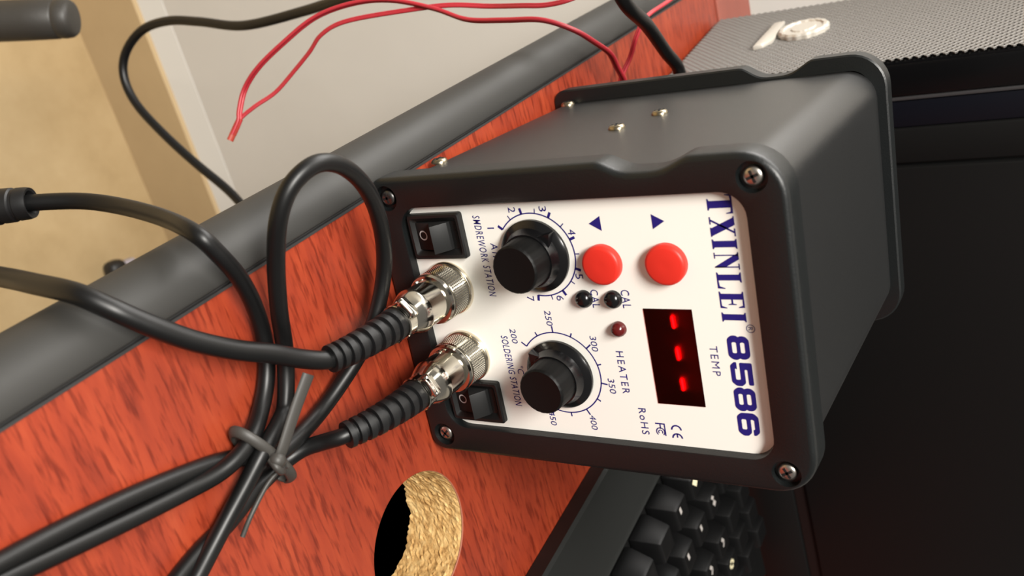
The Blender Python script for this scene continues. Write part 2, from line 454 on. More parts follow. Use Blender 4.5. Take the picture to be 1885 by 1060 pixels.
# --- housing
bm = B()
a = loop_xz(bm, rrect(0.0464, 0.0036, H - 0.0036, 0.0105, rb=0.0035), 0.007)
b = loop_xz(bm, rrect(0.0464, 0.0036, H - 0.0036, 0.0105, rb=0.0035), 0.1335)
bridge(bm, a, b); bm.faces.new(b); bm.faces.new(a)
housing = obj('housing', bm, M['paint'], st, smooth=35, label='charcoal painted metal housing')
# --- front bezel
def bez(off, y, hw=BW, k=1.0): return [rrect(hw - off, off, H - off, max(0.0125 - off, 0.002), notch=lambda z: k * notch(z), rb=max(0.0055 - off, 0.0015)), y]
OX, OZ0, OZ1 = 0.0397, 0.0106, 0.1249
bm = B()
prof = [(0.0034, 0.0103), (0.0002, 0.0103), (0.0, 0.0098), (0.0, 0.0022), (0.0001, 0.0013), (0.0005, 0.0006), (0.0011, 0.0001), (0.0019, 0.0)]
loops = [loop_xz(bm, *bez(o_, y_)) for o_, y_ in prof]
for dx, y_ in ((0.0005, 0.0), (0.0001, 0.0002), (0.0, 0.0008), (-0.0004, 0.0052)):
    loops.append(loop_xz(bm, rrect(OX + dx, OZ0 - dx, OZ1 + dx, 0.0072 + dx), y_))
for p_, q_ in zip(loops, loops[1:]): bridge(bm, p_, q_)
bridge(bm, loops[-1], loops[0])
bmesh.ops.recalc_face_normals(bm, faces=bm.faces)
SCREWS = ((-0.0433, 0.1275), (0.0433, 0.1275), (0.0433, 0.0068), (-0.0433, 0.0068))
def cut(bm, cutters):
    # bore the screw pockets out of the bezel
    oo = []
    for b_ in (bm, cutters):
        me = bpy.data.meshes.new('t'); b_.to_mesh(me); b_.free()
        o = bpy.data.objects.new('t', me); COL.objects.link(o); oo.append(o)
    md = oo[0].modifiers.new('b', 'BOOLEAN'); md.operation = 'DIFFERENCE'; md.object = oo[1]; md.solver = 'EXACT'
    dg = bpy.context.evaluated_depsgraph_get(); dg.update()
    me = bpy.data.meshes.new_from_object(oo[0].evaluated_get(dg))
    for o in oo: bpy.data.objects.remove(o)
    r_ = B(); r_.from_mesh(me); bpy.data.meshes.remove(me)
    return r_
cb = B()
for x, z in SCREWS:
    lathe(cb, [(-0.003, .0046), (0.0001, .0042), (0.0021, .0039)], (x, 0.0, z), (0, 1, 0), 40)
bmesh.ops.recalc_face_normals(cb, faces=cb.faces)
bm = cut(bm, cb)
fb = obj('front_bezel', bm, M['bezel'], st, smooth=38)
# --- rear bezel
bm = B()
prof = [(0.0058, 0.1290), (0.0006, 0.1290), (0.0, 0.1295), (0.0, 0.1364), (0.0008, 0.1372), (0.0060, 0.1374)]
loops = [loop_xz(bm, *bez(o_, y_, 0.0523, 1.3)) for o_, y_ in prof]
for p_, q_ in zip(loops, loops[1:]): bridge(bm, p_, q_)
bm.faces.new(loops[-1])
obj('rear_bezel', bm, M['bezel'], st, smooth=38)
# --- white control panel
bm = B()
pa = rrect(OX + 0.0006, OZ0 - 0.0006, OZ1 + 0.0006, 0.0075)
a = loop_xz(bm, pa, 0.0030); b = loop_xz(bm, pa, 0.0048)
bridge(bm, a, b); bm.faces.new(a); bm.faces.new(b)
bmesh.ops.recalc_face_normals(bm, faces=bm.faces)
cb = B(); box(cb, (-0.00535, 0.0, 0.0901), (0.0255, 0.01, 0.1050)); bmesh.ops.recalc_face_normals(cb, faces=cb.faces)
bm = cut(bm, cb)
panel = obj('control_panel', bm, M['panel'], st, smooth=30, label='white control panel with blue print')
YP = 0.00294      # print lies on the panel face
def prn(name, bm, m=None): return obj(name, bm, m or M['ink'], panel)
mm = 0.001
# maker's lettering, serif
def serif():
    z0, z1 = 113.6, 120.5; s = 0.75
    out = []
    def T(x0, x1):
        c = (x0 + x1) / 2; w = 1.02
        return [[(c - 1.6, z0), (c + 1.6, z0), (c + 1.6, z0 + .35), (c + w, z0 + .6), (c + w, z1 - .5), (x1 - .55, z1 - .65), (x1 - .25, z1 - 1.9), (x1, z1 - 1.9), (x1 - .08, z1), (x0 + .08, z1), (x0, z1 - 1.9), (x0 + .25, z1 - 1.9), (x0 + .55, z1 - .65), (c - w, z1 - .5), (c - w, z0 + .6), (c - 1.6, z0 + .35)]]
    def I(x0, x1):
        c = (x0 + x1) / 2; w = 0.92
        return [[(x0, z0), (x1, z0), (x1, z0 + .32), (c + w, z0 + .6), (c + w, z1 - .6), (x1, z1 - .32), (x1, z1), (x0, z1), (x0, z1 - .32), (c - w, z1 - .6), (c - w, z0 + .6), (x0, z0 + .32)]]
    def X(x0, x1):
        a_ = [(x0 + .35, z1 - .35), (x0 + 2.6, z1 - .35), (x1 - .2, z0 + .35), (x1 - 2.45, z0 + .35)]
        b_ = [(x1 - 1.45, z1 - .35), (x1 - .85, z1 - .35), (x0 + 1.25, z0 + .35), (x0 + .65, z0 + .35)]
        sr = [[(u, v) for u, v in ((p, q), (p2, q), (p2, q + .38), (p, q + .38))] for p, p2, q in ((x0, x0 + 2.5, z1 - .38), (x1 - 2.2, x1, z1 - .38), (x0, x0 + 2.1, z0), (x1 - 2.6, x1, z0))]
        return [a_, b_] + sr
    def N(x0, x1):
        a_ = [(x0 + .1, z1), (x0 + 2.0, z1), (x1 - .55, z0 + 2.7), (x1 - .55, z0 - .05), (x1 - .85, z0 - .05), (x0 + .95, z1 - 1.6)]
        st_ = [[(x0 + .62, z0 + .2), (x0 + .97, z0 + .2), (x0 + .97, z1 - .2), (x0 + .62, z1 - .2)], [(x1 - .90, z0), (x1 - .55, z0), (x1 - .55, z1 - .2), (x1 - .90, z1 - .2)]]
        sr = [[(x0, z0), (x0 + 1.7, z0), (x0 + 1.7, z0 + .35), (x0, z0 + .35)], [(x1 - 1.7, z1 - .35), (x1, z1 - .35), (x1, z1), (x1 - 1.7, z1)], [(x0 - .1, z1 - .35), (x0 + 1.2, z1 - .35), (x0 + 1.2, z1), (x0 - .1, z1)]]
        return [a_] + st_ + sr
    def Lr(x0, x1):
        return [[(x0, z0), (x1 - .1, z0), (x1, z0 + 2.1), (x1 - .25, z0 + 2.1), (x1 - .75, z0 + .6), (x0 + 2.35, z0 + .45), (x0 + 2.35, z1 - .6), (x0 + 2.95, z1 - .32), (x0 + 2.95, z1), (x0, z1), (x0, z1 - .32), (x0 + .62, z1 - .6), (x0 + .62, z0 + .6), (x0, z0 + .32)]]
    def E(x0, x1):
        return [[(x0, z0), (x1 - .1, z0), (x1, z0 + 1.9), (x1 - .25, z0 + 1.9), (x1 - .75, z0 + .5), (x0 + 2.35, z0 + .45), (x0 + 2.35, z0 + 3.3), (x1 - 1.5, z0 + 3.3), (x1 - 1.3, z0 + 2.4), (x1 - 1.05, z0 + 2.4), (x1 - 1.05, z0 + 4.7), (x1 - 1.3, z0 + 4.7), (x1 - 1.5, z0 + 3.8), (x0 + 2.35, z0 + 3.8), (x0 + 2.35, z1 - .45), (x1 - .9, z1 - .5), (x1 - .45, z1 - 1.7), (x1 - .2, z1 - 1.7), (x1 - .25, z1), (x0, z1), (x0, z1 - .32), (x0 + .62, z1 - .6), (x0 + .62, z0 + .6), (x0, z0 + .32)]]
    bm = B()
    for L in (T(-38.4, -33.0), X(-32.3, -26.7), I(-26.0, -23.2), N(-22.2, -17.3), Lr(-16.5, -11.7), E(-10.9, -5.9), I(-4.7, -1.9)):
        for p_ in L: join(bm, curve_bm([p_], YP))
    return bm
prn('brand_lettering', serif())
def rr2(x0, x1, z0, z1, r, n=5):
    return [(x + (x1 + x0) / 2, z) for x, z in rrect((x1 - x0) / 2, z0, z1, r, n, 2)]
def soft(pts, r=0.75, n=4):
    # round every corner of an outline
    out = []; N = len(pts)
    for i, p in enumerate(pts):
        p = Vector(p); a = Vector(pts[i - 1]) - p; b = Vector(pts[(i + 1) % N]) - p
        k = min(r, a.length * .48, b.length * .48); a = p + a.normalized() * k; b = p + b.normalized() * k
        for j in range(n + 1):
            t = j / n; q = a * (1 - t) ** 2 + p * 2 * t * (1 - t) + b * t * t
            out.append((q.x, q.y))
    return out
def digits():
    bm = B(); z0, z1 = 114.05, 120.35
    for x0, x1 in ((2.15, 9.7), (18.25, 25.85)):
        c = (x0 + x1) / 2
        out = [(x0, z0 + 1.4), (x0 + 1.1, z0), (x1 - 1.1, z0), (x1, z0 + 1.4), (x1 - .05, z0 + 2.7), (x1 - .55, 117.3), (x1 - .2, 117.9), (x1 - .2, z1 - 1.2), (x1 - 1.2, z1), (x0 + 1.2, z1), (x0 + .2, z1 - 1.2), (x0 + .2, 117.9), (x0 + .55, 117.3), (x0 + .05, z0 + 2.7)]
        join(bm, curve_bm([soft(out), rr2(x0 + 2.1, x1 - 2.1, 115.35, 116.65, .45), rr2(x0 + 2.15, x1 - 2.15, 117.75, 119.0, .45)], YP))
    x0, x1 = 10.35, 17.85
    join(bm, curve_bm([soft([(x0, z0 + 1.9), (x0, z0 + 1.2), (x0 + 1.1, z0), (x1 - 1.2, z0), (x1, z0 + 1.3), (x1, 117.0), (x1 - 1.0, 118.1), (x0 + 2.3, 118.1), (x0 + 2.3, 118.9), (x1 - .35, 118.9), (x1 - .35, z1), (x0 + .15, z1), (x0 + .15, 116.75), (x1 - 2.2, 116.75), (x1 - 2.0, 116.5), (x1 - 2.0, 115.6), (x1 - 2.2, 115.35), (x0 + 2.2, 115.35), (x0 + 2.0, 115.55), (x0 + 2.35, z0 + 1.9)], .5)], YP))
    x0, x1 = 26.35, 33.8
    join(bm, curve_bm([soft([(x0, z0 + 1.3), (x0 + 1.2, z0), (x1 - 1.2, z0), (x1, z0 + 1.3), (x1, 116.9), (x1 - 1.1, 118.0), (x0 + 2.1, 118.0), (x0 + 2.1, 118.7), (x0 + 2.4, 119.0), (x1 - 2.3, 119.0), (x1 - 2.1, 118.75), (x1 - 2.1, 118.5), (x1 - .2, 118.5), (x1 - .2, z1 - 1.2), (x1 - 1.3, z1), (x0 + 1.2, z1), (x0, z1 - 1.3)], .6), rr2(x0 + 2.1, x1 - 2.1, 115.3, 116.75, .4)], YP))
    return bm
prn('model_number', digits())
# registered mark
bm = B(); n = 28
ci = lambda r: [(0.0 + r * math.cos(2 * PI * i / n), 121.3 + r * math.sin(2 * PI * i / n)) for i in range(n)]
join(bm, curve_bm([ci(1.25), ci(1.05)], YP)); join(bm, text_bm('R', -0.5 * mm, 0.55 * mm, 120.65 * mm, 121.95 * mm, YP))
prn('registered_mark', bm)
def word(name, txt, x0, x1, z0, z1, bold=0.0, shear=0.0, sp=1.0):
    return prn(name, text_bm(txt, x0 * mm, x1 * mm, z0 * mm, z1 * mm, YP, bold, shear, sp))
word('temperature_caption', 'TEMP', 5.7, 15.1, 108.7, 111.0, 0.0, 0, 1.25)
word('heater_caption', 'HEATER', 8.8, 23.1, 78.75, 81.2, 0.004, 0, 1.3)
word('calibration_caption', 'CAL', -11.1, -5.2, 73.75, 76.3, 0.004, 0, 1.2)
word('calibration_caption', 'CAL', -11.1, -5.3, 83.75, 86.5, 0.004, 0, 1.2)
word('compliance_caption', 'RoHS', 27.7, 36.8, 83.0, 85.5, 0.004, 0, 1.2)
word('station_caption', 'SMDREWORK STATION', -35.5, -8.5, 37.0, 39.7, 0.004, 0.12, 1.2)
word('station_caption', 'SOLDERING STATION', 5.3, 30.8, 37.9, 40.5, 0.007, 0.12, 1.12)
word('air_caption', 'AIR', -26.4, -20.4, 41.6, 44.1, 0.0, 0.1, 1.3)
word('celsius_caption', '°C', 15.9, 18.9, 41.6, 44.1, 0.0, 0.1)
# FC and CE marks
bm = B()
def arc_pts(cx, cz, r0, r1, a0, a1, n=18):
    A = [math.radians(a0 + (a1 - a0) * i / n) for i in range(n + 1)]
    return [(cx + r1 * math.cos(t), cz + r1 * math.sin(t)) for t in A] + [(cx + r0 * math.cos(t), cz + r0 * math.sin(t)) for t in reversed(A)]
for c in ((34.2, 94.6, 90, 270), (37.0, 94.6, 90, 270)):
    join(bm, curve_bm([arc_pts(c[0], c[1], 1.25, 1.75, c[2], c[3])], YP))
join(bm, curve_bm([[(35.5, 94.4), (36.8, 94.4), (36.8, 94.85), (35.5, 94.85)]], YP))
prn('compliance_mark', bm)
bm = B()
join(bm, curve_bm([[(32.3, 87.9), (32.75, 87.9), (32.75, 89.25), (34.3, 89.25), (34.3, 89.65), (32.75, 89.65), (32.75, 90.65), (36.6, 90.65), (36.6, 91.05), (32.3, 91.05)]], YP))
join(bm, curve_bm([arc_pts(35.3, 89.3, 1.15, 1.5, 40, 320)], YP)); join(bm, curve_bm([arc_pts(35.4, 89.3, 0.5, 0.8, 50, 310)], YP))
prn('compliance_mark', bm)
# arrows
for nm, T in (('down_arrow', [(-31.6, 77.3), (-29.3, 81.15), (-33.8, 81.15)]), ('up_arrow', [(-33.75, 97.05), (-29.35, 97.05), (-31.6, 100.8)])):
    prn(nm, curve_bm([T], YP))
# dial scales
def scale(cx, cz, r, a0, step, n, rM, rm, wM, wm, arc0, arc1):
    bm = B(); join(bm, curve_bm([arc_pts(cx, cz, r - .2, r + .2, arc0, arc1, 96)], YP))
    for i in range(n):
        a_ = math.radians(a0 - step * i); big = i % 2 == 0
        R1, w = (rM, wM) if big else (rm, wm)
        d = (math.cos(a_), math.sin(a_)); p = (-d[1], d[0])
        join(bm, curve_bm([[(cx + d[0] * q + p[0] * s_, cz + d[1] * q + p[1] * s_) for q, s_ in ((r, -w), (R1, -w), (R1, w), (r, w))]], YP))
    return bm
prn('dial_scale', scale(-22.25, 57.6, 13.3, 230.7, 20.0, 13, 15.2, 14.8, .42, .16, 230.7, -9.3))
prn('dial_scale', scale(17.45, 58.06, 14.0, 231.0, 25.28, 11, 16.2, 15.4, .24, .22, 231, -21.8))
for t, x, z in (('1', -31.25, 43.0), ('2', -36.8, 52.0), ('3', -36.7, 62.8), ('4', -29.2, 71.2), ('5', -15.3, 71.0), ('6', -8.2, 63.0), ('7', -7.9, 52.3)):
    w = 0.85 if t != '1' else 0.2
    word('dial_number', t, x - w, x + w, z - 1.25, z + 1.25)
for t, x, z in (('200', 5.26, 43.0), ('250', -1.4, 57.4), ('300', 6.7, 71.8), ('350', 20.84, 75.4), ('400', 34.4, 66.5), ('450', 34.3, 51.5)):
    word('dial_number', t, x - 2.6, x + 2.6, z - 1.1, z + 1.1, 0.0, 0.08)
# --- corner screws, sunk
def screw(parent, name, cx, cy, cz, axis, r, head, m, slot_ang, recess=None):
    ax = Vector(axis).normalized()
    o_ = Vector((cx, cy, cz))
    ref = Vector((0, 0, 1)) if abs(ax.z) < .9 else Vector((1, 0, 0))
    u = (ref - ax * ref.dot(ax)).normalized(); v = ax.cross(u)
    bm = B()
    lathe(bm, [(0, r), (head * .35, r), (head * .75, r * .86), (head * .95, r * .6), (head, r * .3)], o_, ax, 28)
    s_ = obj(name, bm, m, parent, smooth=50)
    bm = B()
    R2 = Matrix((u, v, ax)).transposed()
    for k in range(2):
        mt = Matrix.Translation(o_) @ R2.to_4x4() @ Matrix.Rotation(slot_ang + k * PI / 2, 4, 'Z')
        box(bm, (-r * .62, -r * .14, head * .5), (r * .62, r * .14, head * 1.03), mtx=mt)
    bmesh.ops.recalc_face_normals(bm, faces=bm.faces)
    return s_, bm
def bezel_screw(x, z, m, ang):
    s_, slot = screw(fb, 'bezel_screw', x, 0.0021, z, (0, -1, 0), 0.0028, 0.0017, m, ang)
    me = bpy.data.meshes.new('t'); slot.to_mesh(me); slot.free()
    bm = B(); bm.from_mesh(s_.data); k = len(bm.faces); bm.from_mesh(me); bpy.data.meshes.remove(me)
    bm.faces.ensure_lookup_table()
    r_ = root_of(fb).location
    for i in range(k, len(bm.faces)):
        bm.faces[i].material_index = 1
    vs = set(v for i in range(k, len(bm.faces)) for v in bm.faces[i].verts)
    for v in vs: v.co -= r_
    bm.to_mesh(s_.data); bm.free(); s_.data.materials.append(M['dark'])
for x, z, m, ang in ((-0.0433, 0.1275, M['screw'], .35), (0.0433, 0.1275, M['screw'], .5), (0.0433, 0.0068, M['screw'], .8), (-0.0433, 0.0068, M['dscrew'], .2)):
    bezel_screw(x, z, m, ang)
for y, z in ((0.0640, 0.0606), (0.0833, 0.0686), (0.1330, 0.0085), (0.0335, 0.0055)):
    s_, slot = screw(housing, 'side_screw', -0.0463, y if y < .13 else .126, z, (-1, 0, 0), 0.0030, 0.0017, M['bscrew'], .3)
    me = bpy.data.meshes.new('t'); slot.to_mesh(me); slot.free()
    bm = B(); bm.from_mesh(s_.data); k = len(bm.faces); bm.from_mesh(me); bpy.data.meshes.remove(me)
    bm.faces.ensure_lookup_table(); r_ = st.location
    for v in set(v for i in range(k, len(bm.faces)) for v in bm.faces[i].verts): v.co -= r_
    for i in range(k, len(bm.faces)): bm.faces[i].material_index = 1
    bm.to_mesh(s_.data); bm.free(); s_.data.materials.append(M['dark'])
# --- rocker switches
def rocker_switch(cx, cz):
    hx, hz = 0.0076, 0.0105
    bm = B()
    pr = [(0, 0.0031), (0, 0.0013), (0.0005, 0.0009), (0.0013, 0.0009), (0.0028, 0.0023), (0.0030, 0.0026)]
    L = [loop_xz(bm, [(cx + x, z) for x, z in rrect(hx - o_, cz - hz + o_, cz + hz - o_, 0.0009, 3, 2)], y_) for o_, y_ in pr]
    for p_, q_ in zip(L, L[1:]): bridge(bm, p_, q_)
    bm.faces.new(L[-1])
    sw = obj('power_switch', bm, M['switch'], st, smooth=25)
    # rocker: lower half pressed in, upper end standing out
    w = 0.0046; z0 = cz - 0.0082
    side = [(0.0050, z0), (0.0020, z0), (0.0011, cz - 0.0020), (-0.0034, cz + 0.0016), (0.0012, cz + 0.0052), (0.0050, cz + 0.0054)]
    bm = B()
    a = [bm.verts.new((cx - w, y_, z_)) for y_, z_ in side]; b = [bm.verts.new((cx + w, y_, z_)) for y_, z_ in side]
    bridge(bm, a, b); bm.faces.new(a); bm.faces.new(b)
    bmesh.ops.recalc_face_normals(bm, faces=bm.faces); bevel(bm, 0.00018, 2, 30)
    rk = obj('rocker', bm, M['rocker'], sw, smooth=35)
    # O and I marks on the two rocker faces
    bm = B(); n = 32
    p0 = Vector((0, 0.0020, z0)); p1 = Vector((0, 0.0011, cz - 0.0020)); d = (p1 - p0).normalized(); nn = Vector((0, -d.z, d.y))
    c_ = p0 + d * 0.0030 + nn * 0.00012
    ro = [bm.verts.new(Vector((cx - .0004, 0, 0)) + c_ + Vector((math.cos(2 * PI * i / n) * 0.00165, 0, 0)) + d * math.sin(2 * PI * i / n) * 0.00175) for i in range(n)]
    ri = [bm.verts.new(Vector((cx - .0004, 0, 0)) + c_ + Vector((math.cos(2 * PI * i / n) * 0.00120, 0, 0)) + d * math.sin(2 * PI * i / n) * 0.00130) for i in range(n)]
    bridge(bm, ro, ri)
    p0 = p1; p1 = Vector((0, -0.0034, cz + 0.0016)); d = (p1 - p0).normalized(); nn = Vector((0, -d.z, d.y))
    c_ = p0 + d * 0.0034 + nn * 0.00012
    bm.faces.new([bm.verts.new(Vector((cx + x, 0, 0)) + c_ + d * s_) for x, s_ in ((-.0002, -.0014), (.0002, -.0014), (.0002, .0014), (-.0002, .0014))])
    obj('switch_mark', bm, M['mark'], sw, label='white O and I marks')
rocker_switch(-0.0296, 0.0226)
rocker_switch(0.0296, 0.0228)
# --- dials
def dial(cx, cz, ang):
    org = (cx * mm, 0.0030, cz * mm)
    bm = B()
    lathe(bm, [(0.0, .0112), (0.0006, .0116), (0.0016, .0116), (0.0021, .0111), (0.0030, .0095), (0.0045, .0087), (0.0058, .0084), (0.0058, .0078)], org, (0, -1, 0), 64)
    a_ = math.radians(ang); d = Vector((math.cos(a_), 0, math.sin(a_))); p = Vector((-d.z, 0, d.x)); O = Vector(org); n_ = Vector((0, -1, 0))
    v = [O + d * .0119 + n_ * .0008, O + d * .0116 + n_ * .0046, O + d * .0080 + p * .0026 + n_ * .0050, O + d * .0080 - p * .0026 + n_ * .0050, O + d * .0080 + p * .0030 + n_ * .0015, O + d * .0080 - p * .0030 + n_ * .0015]
    v = [bm.verts.new(q) for q in v]
    for q in ((1, 2, 3), (0, 4, 2, 1), (0, 1, 3, 5), (0, 5, 4), (2, 4, 5, 3)): bm.faces.new([v[i] for i in q])
    k = obj('dial_knob', bm, M['knob'], st, smooth=32)
    bm = B()
    fl = lambda kk, i, r: r * (1 - 0.012 * (i % 4 == 0)) if 0 < kk < 4 else r
    lathe(bm, [(0.0045, .0079), (0.0060, .0079), (0.0126, .0076), (0.0132, .0074), (0.0136, .0070), (0.0135, .0064), (0.0133, .001)], org, (0, -1, 0), 96, rfun=fl)
    obj('knob_cap', bm, M['knobcap'], k, smooth=40)
dial(-22.25, 57.6, 133)
dial(17.45, 58.06, 222)
# --- buttons, calibration plugs, heater lamp, display
for z in (0.0799, 0.0999):
    bm = B()
    lathe(bm, [(0, .0060), (0.0016, .0061), (0.0022, .0060), (0.0027, .0056), (0.0029, .0050), (0.0028, .001)], (-0.0194, 0.0030, z), (0, -1, 0), 56)
    obj('push_button', bm, M['red'], st, smooth=45, label='round red push button')
for z in (0.0714, 0.0811):
    bm = B()
    lathe(bm, [(0, .0028), (0.0006, .0028), (0.0016, .0025), (0.0023, .0019), (0.0027, .0011), (0.0028, .0004)], (-0.0082, 0.0030, z), (0, -1, 0), 32)
    obj('calibration_plug', bm, M['knob'], st, smooth=60, label='small black rubber plug')
bm = B()
lathe(bm, [(0, .0024), (0.0008, .0024), (0.0017, .0021), (0.0024, .0015), (0.0028, .0008), (0.0029, .0003)], (0.0013, 0.0030, 0.0813), (0, -1, 0), 32)
obj('indicator_lamp', bm, M['lamp'], st, smooth=60, label='dark red domed lamp')
bm = B()
vs = [(-5.34, 90.11), (25.49, 90.11), (25.49, 104.99), (-5.34, 104.99)]
a = [bm.verts.new((x * mm, 0.00292, z * mm)) for x, z in vs]; b = [bm.verts.new((x * mm, 0.0046, z * mm)) for x, z in vs]
bridge(bm, a, b); bm.faces.new(b); bmesh.ops.recalc_face_normals(bm, faces=bm.faces)
disp = obj('display_window', bm, M['display'], st)
bm = B()
a = [bm.verts.new((x * mm, 0.00282, z * mm)) for x, z in vs]; b = [bm.verts.new((x * mm, 0.00286, z * mm)) for x, z in vs]
bridge(bm, a, b); bm.faces.new(a); bm.faces.new(b); bmesh.ops.recalc_face_normals(bm, faces=bm.faces)
obj('display_filter', bm, M['filter'], disp, label='dark red translucent filter')
for x in (-1.33, 8.74, 18.71):
    bm = B()
    lathe(bm, [(-1.8 * mm, .0002), (-1.65 * mm, .00030), (1.65 * mm, .00030), (1.8 * mm, .0002)], (x * mm + .0006, 0.0043, 98.2 * mm), (1, 0, 0.05), 10)
    obj('display_segment', bm, M['segment'], disp, smooth=60, label='lit red dash')
# --- sockets on the panel
for x, z in ((-0.0113, 0.0220), (0.0131, 0.0225)):
    bm = B()
    lathe(bm, [(0, .0092), (0.0010, .0092), (0.0014, .0089), (0.0014, .004)], (x, 0.0030, z), (0, -1, 0), 56)
    obj('panel_socket', bm, M['brass'], st, smooth=40, label='round brassy socket flange')

# ================================================================== plugs and cables
def plug(t, x, z, spin):
    """metal screw plug pushed on a socket, axis straight out of the panel"""
    O = (x, 0.0016, z); A = (0, -1, 0)
    bm = B()
    prof = [(0.0, .0084), (0.0004, .0086)] + [(0.0006 + 0.00085 * i, .0083) for i in range(9)] + [(0.0076, .0086), (0.0078, .0080)]
    rings = lathe(bm, prof, O, A, 62)
    # diamond knurling: every grid cell of the band rises to a small point
    band = set(v for r_ in rings[2:11] for v in r_)
    cells = [f for f in bm.faces if len(f.verts) == 4 and all(v in band for v in f.verts)]
    bmesh.ops.recalc_face_normals(bm, faces=bm.faces)
    bmesh.ops.poke(bm, faces=cells, offset=0.00042)
    obj('coupling_ring', bm, M['chrome'], t, smooth=3, label='knurled metal coupling ring')
    bm = B()
    lathe(bm, [(0.0074, .0080), (0.0079, .0084), (0.0088, .0086), (0.0097, .0082), (0.0099, .0073), (0.0099, .0071), (0.0180, .0070), (0.0182, .0074), (0.0189, .0074), (0.0212, .0066), (0.0236, .0056), (0.0240, .0050), (0.0262, .0050)], O, A, 56)
    body = obj('plug_body', bm, M['chrome'], t, smooth=28)
    # small set screw on the barrel
    s_ = Vector(O) + Vector((0.0071 * math.cos(spin + 1.2), -0.0112, 0.0071 * math.sin(spin + 1.2)))
    bm = B(); lathe(bm, [(-.0004, .0010), (0.0003, .0010), (0.0005, .0006)], s_, (math.cos(spin + 1.2), 0, math.sin(spin + 1.2)), 16)
    obj('set_screw', bm, M['chrome'], body, smooth=30)
    # cable clamp: two saddle halves with screw ears
    bm = B()
    lathe(bm, [(0.0242, .0047), (0.0242, .0054), (0.0272, .0056), (0.0276, .0057), (0.0280, .0055), (0.0280, .0047)], O, A, 40)
    for sgn in (-1, 1):
        d = Vector((math.cos(spin), 0, math.sin(spin))) * sgn; c_ = Vector(O) + d * 0.0062 + Vector((0, -0.0261, 0))
        p = Vector((-d.z, 0, d.x))
        mt = Matrix.Translation(c_) @ Matrix((d, Vector((0, 1, 0)), p)).transposed().to_4x4()
        b2 = B(); box(b2, (-.0016, -.0019, -.0028), (.0013, .0017, .0028), mtx=mt); bmesh.ops.recalc_face_normals(b2, faces=b2.faces); bevel(b2, .0005, 2); join(bm, b2)
        b2 = B(); lathe(b2, [(-.0036, .0008), (-.0034, .0013), (-.0028, .0014), (.0028, .0014), (.0033, .0013), (.0037, .0008)], c_, p, 16); join(bm, b2)
    cl = obj('cable_clamp', bm, M['chrome'], t, smooth=30)

def boot(t, pts, seed):
    path = spline(pts, 14)
    N = len(path)
    def rad(s):
        base = .0050 - .0013 * s
        if s < .10: return .0049
        if s > .93: return base + 0.0004
        ph = ((s - .10) / .83 * 7.0) % 1.0
        return base + (0.00035 if ph < .62 else -0.00075)
    bm = B(); dense = spline(path, 3)
    tube(bm, dense, rad, 28)
    return obj('strain_relief', bm, M['boot'], t, smooth=35)

hot = thing('hot_air_cable', 'thick black cable from the upper metal plug, leaving the picture at the left', 'cable', (-0.0113, -0.05, 0))
plug(hot, -0.0113, 0.0220, 2.35)
boot(hot, [(-0.0113, -0.0245, 0.0220), (-0.0113, -0.034, 0.0218), (-0.0114, -0.045, 0.0205), (-0.0118, -0.0530, 0.0188)], 1)
bm = B()
tube(bm, spline([(-0.0113, -0.047, 0.0203), (-0.0118, -0.0533, 0.0187), (-0.0153, -0.0605, 0.0167), (-0.0208, -0.0689, 0.0150), (-0.0264, -0.0786, 0.0130), (-0.0334, -0.0882, 0.0105), (-0.0414, -0.0965, 0.0075), (-0.0478, -0.1020, 0.0040), (-0.0525, -0.1047, -0.003), (-0.0545, -0.1040, -0.02), (-0.0552, -0.1020, -0.035), (-0.0560, -0.1000, -0.055), (-0.057, -0.098, -0.09), (-0.06, -0.10, -0.2), (-0.07, -0.12, -0.4), (-0.08, -0.14, -0.716)], 12), 0.00275, 20)
obj('cord', bm, M['cord'], hot, smooth=60)

iron = thing('iron_cable', 'thinner black cable from the lower metal plug, looped on the desk and bound together', 'cable', (0.0131, -0.05, 0))
plug(iron, 0.0131, 0.0225, 2.05)
boot(iron, [(0.0131, -0.0245, 0.0225), (0.0131, -0.034, 0.0220), (0.0129, -0.045, 0.0200), (0.0126, -0.0535, 0.0172)], 2)
Dp = [(0.0127, -0.048, 0.0192), (0.0125, -0.0544, 0.0165), (0.0133, -0.0575, 0.0112), (0.0140, -0.0610, 0.0064), (0.0155, -0.0661, 0.0034), (0.0167, -0.0732, 0.0027), (0.0182, -0.0805, 0.0026), (0.021, -0.0897, 0.0026), (0.0225, -0.0995, 0.0026), (0.0249, -0.1081, 0.0026), (0.0281, -0.1171, 0.0026)]
off1 = [(0.0310, -0.135, 0.0026), (0.0280, -0.158, 0.0026), (0.0140, -0.172, 0.0026), (-0.0050, -0.166, 0.0026)]
Up = [(-0.0064, -0.1522, 0.0026), (-0.0059, -0.1451, 0.0026), (-0.0051, -0.1361, 0.0026), (-0.0037, -0.1243, 0.0026), (-0.0017, -0.1111, 0.0026), (0.0008, -0.0986, 0.0026), (0.0034, -0.0877, 0.0026), (0.0062, -0.0801, 0.0028), (0.0096, -0.0741, 0.0038), (0.0103, -0.0694, 0.0065), (0.0095, -0.0608, 0.0065), (0.0081, -0.0495, 0.0048)]
Loop = [(0.003, -0.0394, 0.0065), (-0.0043, -0.0301, 0.0095), (-0.0138, -0.0231, 0.0125), (-0.0263, -0.0196, 0.0165), (-0.0401, -0.0218, 0.0215), (-0.0535, -0.0293, 0.027), (-0.0633, -0.0403, 0.031), (-0.0672, -0.0507, 0.032), (-0.0642, -0.0588, 0.0295), (-0.0566, -0.0626, 0.0255), (-0.0448, -0.0623, 0.0195), (-0.0301, -0.0609, 0.0135), (-0.0159, -0.059, 0.0085)]
